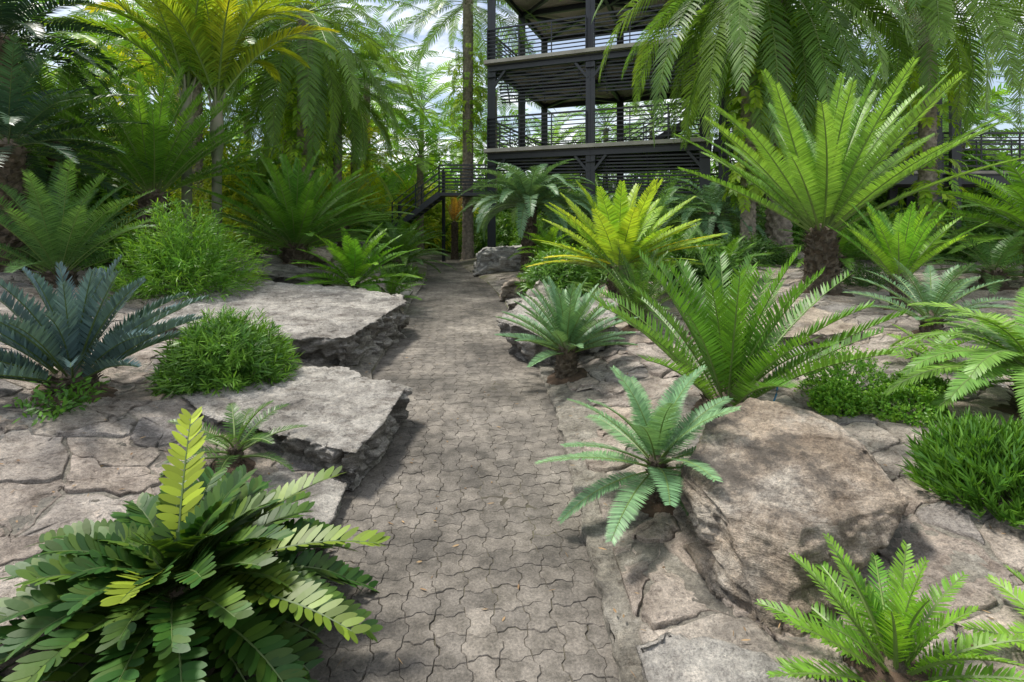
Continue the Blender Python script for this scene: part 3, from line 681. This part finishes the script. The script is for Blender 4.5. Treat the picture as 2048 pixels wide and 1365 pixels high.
def fruitmesh():
    mb=MB()
    for i in range(4):
        az=i*1.7; m=8; t=np.linspace(0,1,m)
        for j in range(22):
            a=az+R.normal(0,.18); Ln=R.uniform(.6,1.1)
            pts=np.stack([np.cos(a)*Ln*(.25+t*.75)*.7,np.sin(a)*Ln*(.25+t*.75)*.7,.1+t*.3-1.25*t**2*Ln+R.normal(0,.03)],1)
            tube(mb,pts,.008,.005,0,3)
            q=14; tt=R.uniform(.4,1,q); P=np.stack([np.interp(tt,t,pts[:,k]) for k in range(3)],1)
            leaves(mb,P,R.normal(0,1,(q,3)),R.normal(0,1,(q,3)),.045,.035,BROAD,0,0,0)
    return mb.mesh("fruit_cluster",[M['fruit']])
FR=fruitmesh()
CR=[palmcrown(40,3.6,46,.46,.040,'silver',tint=(0,.9),ja=.04),
    palmcrown(34,3.4,36,.46,.050,'mid',tint=(.3,1),bend=1.1,el=(82,-20),ja=.04),
    palmcrown(32,3.2,34,.44,.052,'grove',tint=(0,1),bend=1.2,el=(82,-25),ja=.04),
    palmcrown(50,4.1,54,.44,.038,'silver',tint=(0,.9),el=(66,-60),bend=1.25,ja=.04,keel=.15),
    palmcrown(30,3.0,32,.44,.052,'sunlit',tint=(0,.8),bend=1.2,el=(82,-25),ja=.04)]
TK={}
def palm(x,y,zc,kind,label,r=.22,s=1.0,rot=0.,fruit=False,z0=None,bark='palmbark',group="date palms around the garden"):
    z=h(x,y) if z0 is None else z0
    e=obj("palm_tree",None,loc=(x,y,z),label=label,category="palm tree",group=group)
    hh=zc-z; key=(round(hh),r,bark)
    if key not in TK: TK[key]=palmtrunk(r,round(hh),bark)
    t=obj("trunk",TK[key],e); t.scale=(1,1,hh/round(hh))
    c=obj("crown",CR[kind],e,loc=(0,0,hh)); c.scale=(s,s,s); c.rotation_euler=(0,0,rot)
    if fruit:
        f=obj("fruit_cluster",FR,e,loc=(0,0,hh-.1)); f.rotation_euler=(0,0,rot); f.scale=(1.0,1.0,1.1)
    return e
L1="tall date palm with drooping silvery-green fronds"
palm(6.35,12.2,7.3,3,"thick-trunked date palm hung with climbing fern beside the tower",.25,1.05,.4)
palm(5.35,11.6,7.7,3,"date palm wrapped in hanging ferns with fronds over the tower",.15,1.12,2.6)
palm(9.9,12.2,7.6,3,"tall date palm with orange fruit stalks above cycads",.17,1.0,1.4,True)
palm(14.6,13.6,8.0,0,L1,.2,1,2.1)
palm(-1.72,20.0,10.2,0,"tall slender date palm beside the tower",.20,1.0,.3)
palm(-5.65,14.0,7.2,3,"date palm with fern-covered trunk and drooping fronds",.20,1.0,.9)
palm(-6.1,17.9,6.4,3,"date palm with arching fronds over the bank",.14,.85,2.2)
palm(-9.0,14.5,7.4,1,L1,.2,1.1,.2)
palm(-10.5,11.0,5.2,2,"green feather palm rising behind dark cycads",.18,1.0,.5)
palm(-7.4,17.5,6.8,3,L1,.18,1.0,1.5)
BL="bright green feather palm in the distant grove"
for i,(x,y,zc,k,s) in enumerate([(-11,16,5.2,4,1.0),(-10,22,4.6,4,1),(-8,26,7,2,1.2),(-4.3,24,4.6,2,1.0),(-6.3,20.5,4.2,4,.9),(-3.0,31,6.5,2,1.2),(-1.2,28,5.4,2,1.0),(-6.8,24,8.2,1,1.1),(-8.6,19.5,9.0,1,1.1),(-13,20,8.6,1,1.2),
    (-.9,26,8.2,1,1.0),(2.2,30,5.5,2,1.1),(5.5,30,7,2,1.1),(8.8,24,5.6,2,1.0),(11.5,19,4.2,2,1),(14.5,18.5,5.8,1,1.1),(12.5,24,8.5,0,1.2),(17.5,20,4.8,2,1.1),(20,25,7.5,0,1.2),
    (16,29,7.5,2,1.3),(-16,22,8.5,1,1.3),(-14,27,7.5,2,1.4),(-20,27,9.5,1,1.4),(23,21,5,1,1.1),(9,33,8,1,1.3),(9.6,19.5,3.8,2,.9),(-6,34,9,2,1.5),(-11,36,10,2,1.6),(3.5,24.5,4.0,2,.8),(11.4,18.8,6.6,1,1.0),(8.8,18.5,8.2,0,1.0),(-9.5,33,6,2,1.4)]):
    palm(x,y,zc,k,BL,.15,s,i*1.3,group="palms of the distant grove")

def tripalm(x,y,zc,label,rot):
    z=h(x,y); hc=zc-z; e=obj("palm_tree",None,loc=(x,y,z),label=label,category="palm tree",group="pair of smooth-trunked palms")
    tb=MB(); trunk(tb,.10,hc-1.0,0,bump=.03,k=2,flare=.4,top=.85,seg=24,pitch=.1); obj("trunk",tb.mesh("trunk",[M['greybark']],True),e)
    sb=MB()
    t=np.linspace(0,1,14); rr=.085+.05*np.sin(np.pi*np.clip(t*1.1,0,1))*(1-t*.3)
    tube(sb,np.stack([0*t,0*t,hc-1.1+t*1.15],1),rr,0,0,20)
    for j in range(5):
        a=j*1.26; n=8; tt=np.linspace(0,1,n)
        pts=np.stack([np.cos(a)*(.04+.14*tt**2),np.sin(a)*(.04+.14*tt**2),hc-.7+tt*1.0],1); tube(sb,pts,.04,.018,0,8)
    obj("crownshaft",sb.mesh("crownshaft",[M['shaft']],True),e)
    mb=MB()
    for i in range(18):
        az=i*2.39996+rot; u=i/18; elv=rad(86-38*u)
        frond(mb,[0,0,hc],az,elv,3.0*R.uniform(.9,1.1),1.35*R.uniform(.85,1.2),84,.52,.030,NARROW,a0=55,a1=30,keel=.55,ldroop=.35,start=.1,rr=.024,tint=R.uniform(0,.28),ttip=.22 if i%3 else .6,pw=1.9,roll=R.normal(0,.15))
    obj("crown",mb.mesh("crown",[M['yellow'],M['rachis']]),e)
tripalm(-6.35,10.0,4.1,"smooth grey palm with arching yellow-tipped fronds",.3)
tripalm(-5.85,10.15,3.9,"slender pale palm with fibrous crownshaft and yellowing fronds",1.7)

def climber(x,y,r,z0,z1,label,n=90,mat='fern',sp=.35):
    mb=MB()
    for i in range(n):
        a=R.uniform(0,6.28); z=R.uniform(0,z1-z0)
        b=[math.cos(a)*r,math.sin(a)*r,z]
        frond(mb,b,a,rad(R.uniform(-10,50)),sp*R.uniform(.7,1.5),1.9,8,.17,.06,LANCE,a0=70,a1=40,keel=.1,ldroop=.3,start=.15,rr=.006,tint=R.uniform(0,1),endl=.8)
    obj("climbing_fern",mb.mesh("climbing_fern",[M[mat],M['rachis']]),loc=(x,y,z0),label=label,category="fern")
climber(6.35,12.2,.25,2.7,6.8,"yellow-green fern clothing a palm trunk",110,sp=.45)
climber(5.35,11.6,.15,2.2,6.6,"hanging yellow-green fern wrapping a slim palm trunk",150,sp=.45)
climber(-1.72,20,.2,4.5,8.2,"bright lime fern clinging to a slender palm",110,sp=.7)
climber(-5.65,14,.2,3.0,6.4,"lime green fern covering a date palm trunk",140,sp=.6)
climber(9.9,12.2,.2,1.5,5.4,"green fern climbing a palm beside the bridge",80,sp=.45)

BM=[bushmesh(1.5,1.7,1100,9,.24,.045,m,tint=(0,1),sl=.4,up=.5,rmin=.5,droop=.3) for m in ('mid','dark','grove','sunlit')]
bl=[(-13,14,2,1.5),(-11,17,3,1.5),(-9.5,20,2,1.7),(-7,21,3,1.4),(-5.6,19.5,2,.9),(-4.8,27,3,1.6),(-9,27,2,2.2),(-13,23,2,2.2),(-2.8,27.5,0,1.2),(-.8,22.5,2,.9),(.6,27,2,1.5),(3,27,0,1.5),(5.2,26,2,1.5),(7.6,23,0,1.6),
    (9.5,20.5,2,1.3),(13,18.5,0,1.4),(9.8,13.6,0,.6),(11.4,10.8,0,.8),(14,18.5,2,1.5),(17,19.5,0,1.6),(20,21,2,1.8),(12,23,2,2),(16,25,0,2.4),(22,27,2,2.6),(-18,20,2,2.4),(-20,27,2,2.8),(-9.8,9.0,0,1.2),(-10.5,12.5,0,1.4),
    (3.2,19.6,2,.7),(6.2,19.2,0,.8),(1.2,20.3,2,.7),(-6.2,30,2,2.4),(-1,33,2,2.2),(4,34,0,2.4),(9,30,2,2.4)]
for i,(x,y,k,s) in enumerate(bl):
    o=obj("shrub",BM[k],loc=(x,y,h(x,y)-.1),label=("sunlit yellow-green leafy shrub in the grove" if k==3 else "dense leafy green shrub in the grove"),category="shrub",group="shrubs filling the grove")
    o.scale=(s,s,s); o.rotation_euler=(0,0,i*1.1)
fm=MB()
for i in range(46):
    x=-75+i*3.3+R.normal(0,1); y=44+R.uniform(0,10); rz=R.uniform(4.2,7.5); n=1100
    d=nrm(R.normal(0,1,(n,3))); d[:,2]=abs(d[:,2]); P=d*np.array([3.8,3.8,rz])*(R.uniform(.6,1.05,n))[:,None]+[x,y,.3]
    leaves(fm,P,d+R.normal(0,.6,(n,3)),R.normal(0,1,(n,3)),.8,.25,LANCE,.2,0,R.uniform(0,1,n))
obj("woodland",fm.mesh("woodland",[M['grove']]),kind="stuff",category="woodland",label="distant continuous mass of green woodland")

# ---------------------------------------------------------------- tower
O=np.array([-.70,17.5]); Ua=np.array([.936,-.351]); Vb=np.array([.351,.936])
def TW(a,b,z): p=O+Ua*a+Vb*b; return np.array([p[0],p[1],z])
def beam(mb,p,q,w,hh,mat=0):
    p=np.array(p,float); q=np.array(q,float); d=nrm(q-p)
    up=np.array([0,0,1.]) if abs(d[2])<.9 else np.array([Ua[0],Ua[1],0])
    s=nrm(np.cross(d,up)); u=np.cross(s,d)
    V=[]
    for c in (p,q):
        for i,j in ((-1,-1),(1,-1),(1,1),(-1,1)): V.append(c+s*i*w/2+u*j*hh/2)
    F=[[0,3,2,1],[4,5,6,7],[0,1,5,4],[1,2,6,5],[2,3,7,6],[3,0,4,7]]
    mb.add(V,np.array(F),mat)
def ibeam(mb,p,q,w,hh,mat=0):
    p=np.array(p,float); q=np.array(q,float); z=np.array([0,0,hh/2-.012])
    beam(mb,p+z,q+z,w,.022,mat); beam(mb,p-z,q-z,w,.022,mat); beam(mb,p,q,.02,hh-.05,mat)
tower=obj("observation_tower",None,loc=TW(0,0,0),label="dark steel open-frame viewing tower with concrete decks",category="tower")
def tpart(name,mb,mats,**kw):
    for i in range(len(mb.V)): mb.V[i]=mb.V[i]-TW(0,0,0)
    return obj(name,mb.mesh(name,mats),tower,**kw)
AW=6.83; BW=6.2
postsab=[(0,0),(AW/2,0),(AW,0),(0,BW),(AW/2,BW),(AW,BW),(0,BW/2),(7.35,0),(8.05,0.4),(8.05,3.0)]
for a,b in postsab:
    mb=MB(); z0=0; 
    for da in (-.07,.07): beam(mb,TW(a+da,b,z0),TW(a+da,b,11.5),.022,.16)
    beam(mb,TW(a,b,z0),TW(a,b,11.5),.02,.13)
    for zz in (.05,3.45,6.45): beam(mb,TW(a,b,zz),TW(a,b,zz+.03),.26,.26)
    tpart("post",mb,[M['steel']])
def frame(z):
    mb=MB(); zb=z-.12-.11
    for b in (0,BW/2,BW): ibeam(mb,TW(-.1,b,zb),TW(AW+.1,b,zb),.14,.20)
    for a in (0,AW/2,AW): ibeam(mb,TW(a,.1,zb-.003),TW(a,BW-.1,zb-.003),.13,.18)
    for a0 in (0,AW/2):
        beam(mb,TW(a0+.1,.1,zb-.05),TW(a0+AW/2-.1,BW/2,zb-.05),.12,.12); beam(mb,TW(a0+AW/2-.1,.1,zb-.055),TW(a0+.1,BW/2,zb-.055),.12,.12)
        beam(mb,TW(a0+.1,BW/2,zb-.05),TW(a0+AW/2-.1,BW-.1,zb-.05),.12,.12); beam(mb,TW(a0+AW/2-.1,BW/2,zb-.055),TW(a0+.1,BW-.1,zb-.055),.12,.12)
    for a in (0,AW/2,AW):
        for sg in (-1,1):
            if 0<=a+sg*.6<=AW: beam(mb,TW(a+sg*.08,.0,zb-.62),TW(a+sg*.5,.0,zb-.10),.06,.08)
        beam(mb,TW(a,.08,zb-.62),TW(a,.5,zb-.10),.06,.08)
    tpart("beam_frame",mb,[M['steel']])
    d=MB(); 
    V=[TW(-.2,-.22,z-.10),TW(AW+.2,-.22,z-.10),TW(AW+.2,BW+.2,z-.10),TW(-.2,BW+.2,z-.10)]
    V+= [v+np.array([0,0,.12]) for v in V]
    d.add(V,np.array([[4,5,6,7],[0,1,5,4],[1,2,6,5],[2,3,7,6],[3,0,4,7]]),0)
    nA=90; aa=np.linspace(-.19,AW+.19,nA*2); zz=z-.115+.012*np.tile([0,1],nA)
    A=np.array([TW(a,-.21,q) for a,q in zip(aa,zz)]); B=np.array([TW(a,BW+.19,q) for a,q in zip(aa,zz)]); k=len(aa); i=np.arange(k-1)
    d.add(np.concatenate([A,B]),np.stack([i,i+k,i+k+1,i+1],1),1)
    tpart("deck",d,[M['concrete'],M['soffit']])
    sb=MB(); ibeam(sb,TW(AW+.25,-.0,z-.3),TW(8.45,-.0,z-.3),.12,.2); beam(sb,TW(7.75,-.1,z-.12),TW(7.75,3.0,z-.12),1.35,.14)
    tpart("stair_platform",sb,[M['steel']])
def railrun(mb,P,Q,z,hh=1.05,bars=7,step=1.15,th=.032):
    P=np.array(P,float); Q=np.array(Q,float)
    n=max(1,int(round(np.linalg.norm(Q-P)/step)))
    for i in range(n+1):
        c=P+(Q-P)*i/n; beam(mb,c,c+[0,0,hh],.045,.03)
    for k in range(bars):
        zz=hh*(.12+.76*k/(bars-1)) if bars>1 else hh/2
        beam(mb,P+[0,0,zz],Q+[0,0,zz],th,th)
    beam(mb,P+[0,0,hh],Q+[0,0,hh],.06,.055)
def railing(z,bk=True):
    for (p,q) in (((-.1,-.12),(AW/2-.12,-.12)),((AW/2+.12,-.12),(AW+.1,-.12)),((-.1,-.05),(-.1,BW+.1)),((-.05,BW+.1),(AW+.1,BW+.1)),((AW+.1,1.4),(AW+.1,BW+.05)),((7.5,-.12),(8.4,-.12))):
        mb=MB(); railrun(mb,TW(*p,z+.02),TW(*q,z+.02),0); tpart("railing",mb,[M['steel']])
for z in (4.0,7.0,10.0): frame(z)
for z in (4.0,7.0): railing(z)
for z,(a0,a1),nb in ((3.62,(.15,3.3),10),(3.62,(3.55,6.75),14),(6.62,(.15,3.3),10),(6.62,(3.55,6.75),9)):
    mb=MB()
    for k in range(nb): beam(mb,TW(a0,.12+.05*k,z-.10*k),TW(a1,.12+.05*k,z-.10*k-.05),.05,.045)
    for a in (a0+.3,(a0+a1)/2,a1-.3): beam(mb,TW(a,.12,z+.05),TW(a,.12+.05*nb,z-.10*nb),.035,.035)
    tpart("bar_screen",mb,[M['steel']])
mb=MB(); railrun(mb,TW(3.6,1.2,2.0),TW(7.9,1.2,2.0),0,bars=8); beam(mb,TW(3.5,1.9,1.95),TW(8.0,1.9,1.95),1.4,.1); tpart("landing",mb,[M['steel']])
def stairs(mb,P,Q,w,side,nst):
    P=np.array(P,float); Q=np.array(Q,float); side=np.array(side,float)
    for s in (0,w): beam(mb,P+side*s,Q+side*s,.05,.2)
    for i in range(nst):
        c=P+(Q-P)*(i+.5)/nst; beam(mb,c+side*.02,c+side*(w-.02),.27,.035)
    for s in (0,w):
        for k in (.3,.55,.8,1.0): beam(mb,P+side*s+[0,0,k],Q+side*s+[0,0,k],.028,.028)
        n=max(2,int(np.linalg.norm(Q-P)/.9))
        for i in range(n+1):
            c=P+(Q-P)*i/n+side*s; beam(mb,c,c+[0,0,1.0],.04,.04)
V3=[Vb[0],Vb[1],0]
for P,Q in ((TW(3.6,5.0,4.0),TW(6.4,5.0,5.6)),):
    mb=MB(); stairs(mb,P,Q,.9,V3,10); tpart("staircase",mb,[M['steel']])
st=obj("entry_staircase",None,loc=(-4.35,18.6,0),label="dark metal staircase with railings leading up to the tower",category="staircase")
mb=MB(); stairs(mb,(0,0,1.25),(1.7,0,2.55),1.2,(0,1,0),9); obj("flight",mb.mesh("flight",[M['steel']]),st)
mb=MB(); beam(mb,(1.7,.6,2.55),(3.4,.6,2.55),1.25,.12); 
railrun(mb,(1.7,0,2.6),(3.4,0,2.6),0,hh=1.0); railrun(mb,(1.7,1.2,2.6),(3.4,1.2,2.6),0,hh=1.0); obj("landing",mb.mesh("landing",[M['steel']]),st)
for x in (1.7,0.0):
    mb=MB(); beam(mb,(x,1.25,0),(x,1.25,3.5 if x else 2.3),.10,.10); obj("post",mb.mesh("post",[M['steel']]),st)
br=obj("footbridge",None,loc=(7,15,0),label="elevated dark steel walkway with railings on posts",category="footbridge")
mb=MB(); beam(mb,(0,.7,3.0),(18,.7,3.0),1.5,.08,1); ibeam(mb,(0,0,2.8),(18,0,2.8),.16,.3); ibeam(mb,(0,1.4,2.8),(18,1.4,2.8),.16,.3); obj("deck",mb.mesh("deck",[M['steel'],M['concrete']]),br)
for yy in (0,1.4):
    mb=MB(); railrun(mb,(0,yy,3.05),(18,yy,3.05),0,1.1,6); obj("railing",mb.mesh("railing",[M['steel']]),br)
for xx in (5.3,5.85,11.0):
    for yy in (-.15,1.55):
        mb=MB(); beam(mb,(xx,yy,.2),(xx,yy,5.2 if xx<6 else 3.0),.22,.22); obj("post",mb.mesh("post",[M['steel']]),br)
mb=MB(); t=np.linspace(0,1,12); tube(mb,np.stack([.10*t+.03*np.sin(t*4),.05*t,.33*t],1),.006,.006,0,8)
obj("irrigation_pipe",mb.mesh("irrigation_pipe",[M['hose']],True),loc=(1.75,3.5,h(1.75,3.5)),label="thin blue irrigation pipe standing beside a cycad",category="pipe")

# ---------------------------------------------------------------- light
w=bpy.data.worlds.new("World"); SC.world=w; w.use_nodes=True; nt=w.node_tree; bg=nt.nodes["Background"]
sky=N(nt,"ShaderNodeTexSky",sky_type='NISHITA'); sky.sun_disc=False
EL=rad(62); AZ=rad(-62)
sky.sun_elevation=EL; sky.sun_rotation=AZ; sky.air_density=1.0; sky.dust_density=.6; sky.ozone_density=1.3
tc=N(nt,"ShaderNodeTexCoord"); mp=N(nt,"ShaderNodeMapping"); mp.inputs["Scale"].default_value=(1.5,1.5,4)
nt.links.new(tc.outputs["Generated"],mp.inputs[0]); cn=noisen(nt,mp.outputs[0],2.6,8,.6)
cf=ramp(nt,[(.44,(.2,.2,.2)),(.62,(1,1,1))],cn).outputs[0]
cm=N(nt,"ShaderNodeMath",operation='MULTIPLY'); cm.inputs[1].default_value=.9; nt.links.new(cf,cm.inputs[0])
c=mixc(nt,cm.outputs[0],sky.outputs[0],(10.8,10.8,10.7))
nt.links.new(c,bg.inputs[0]); bg.inputs[1].default_value=.15
sun=bpy.data.lights.new("sun",'SUN'); sun.energy=5.0; sun.angle=rad(10); sun.color=(1,.95,.86)
so=bpy.data.objects.new("sun",sun); COL.objects.link(so)
dirv=Vector((math.sin(AZ)*math.cos(EL),math.cos(AZ)*math.cos(EL),math.sin(EL)))
so.rotation_euler=dirv.to_track_quat('Z','Y').to_euler()

cam=bpy.data.cameras.new("camera"); cam.lens=18; cam.sensor_width=36; cam.shift_y=-.118; cam.clip_end=1500; cam.clip_start=.05
co=bpy.data.objects.new("camera",cam); COL.objects.link(co); co.location=(0,0,1.6); co.rotation_euler=(rad(90),0,0); SC.camera=co
SC.view_settings.view_transform='Standard'; SC.view_settings.look='None'; SC.view_settings.exposure=0
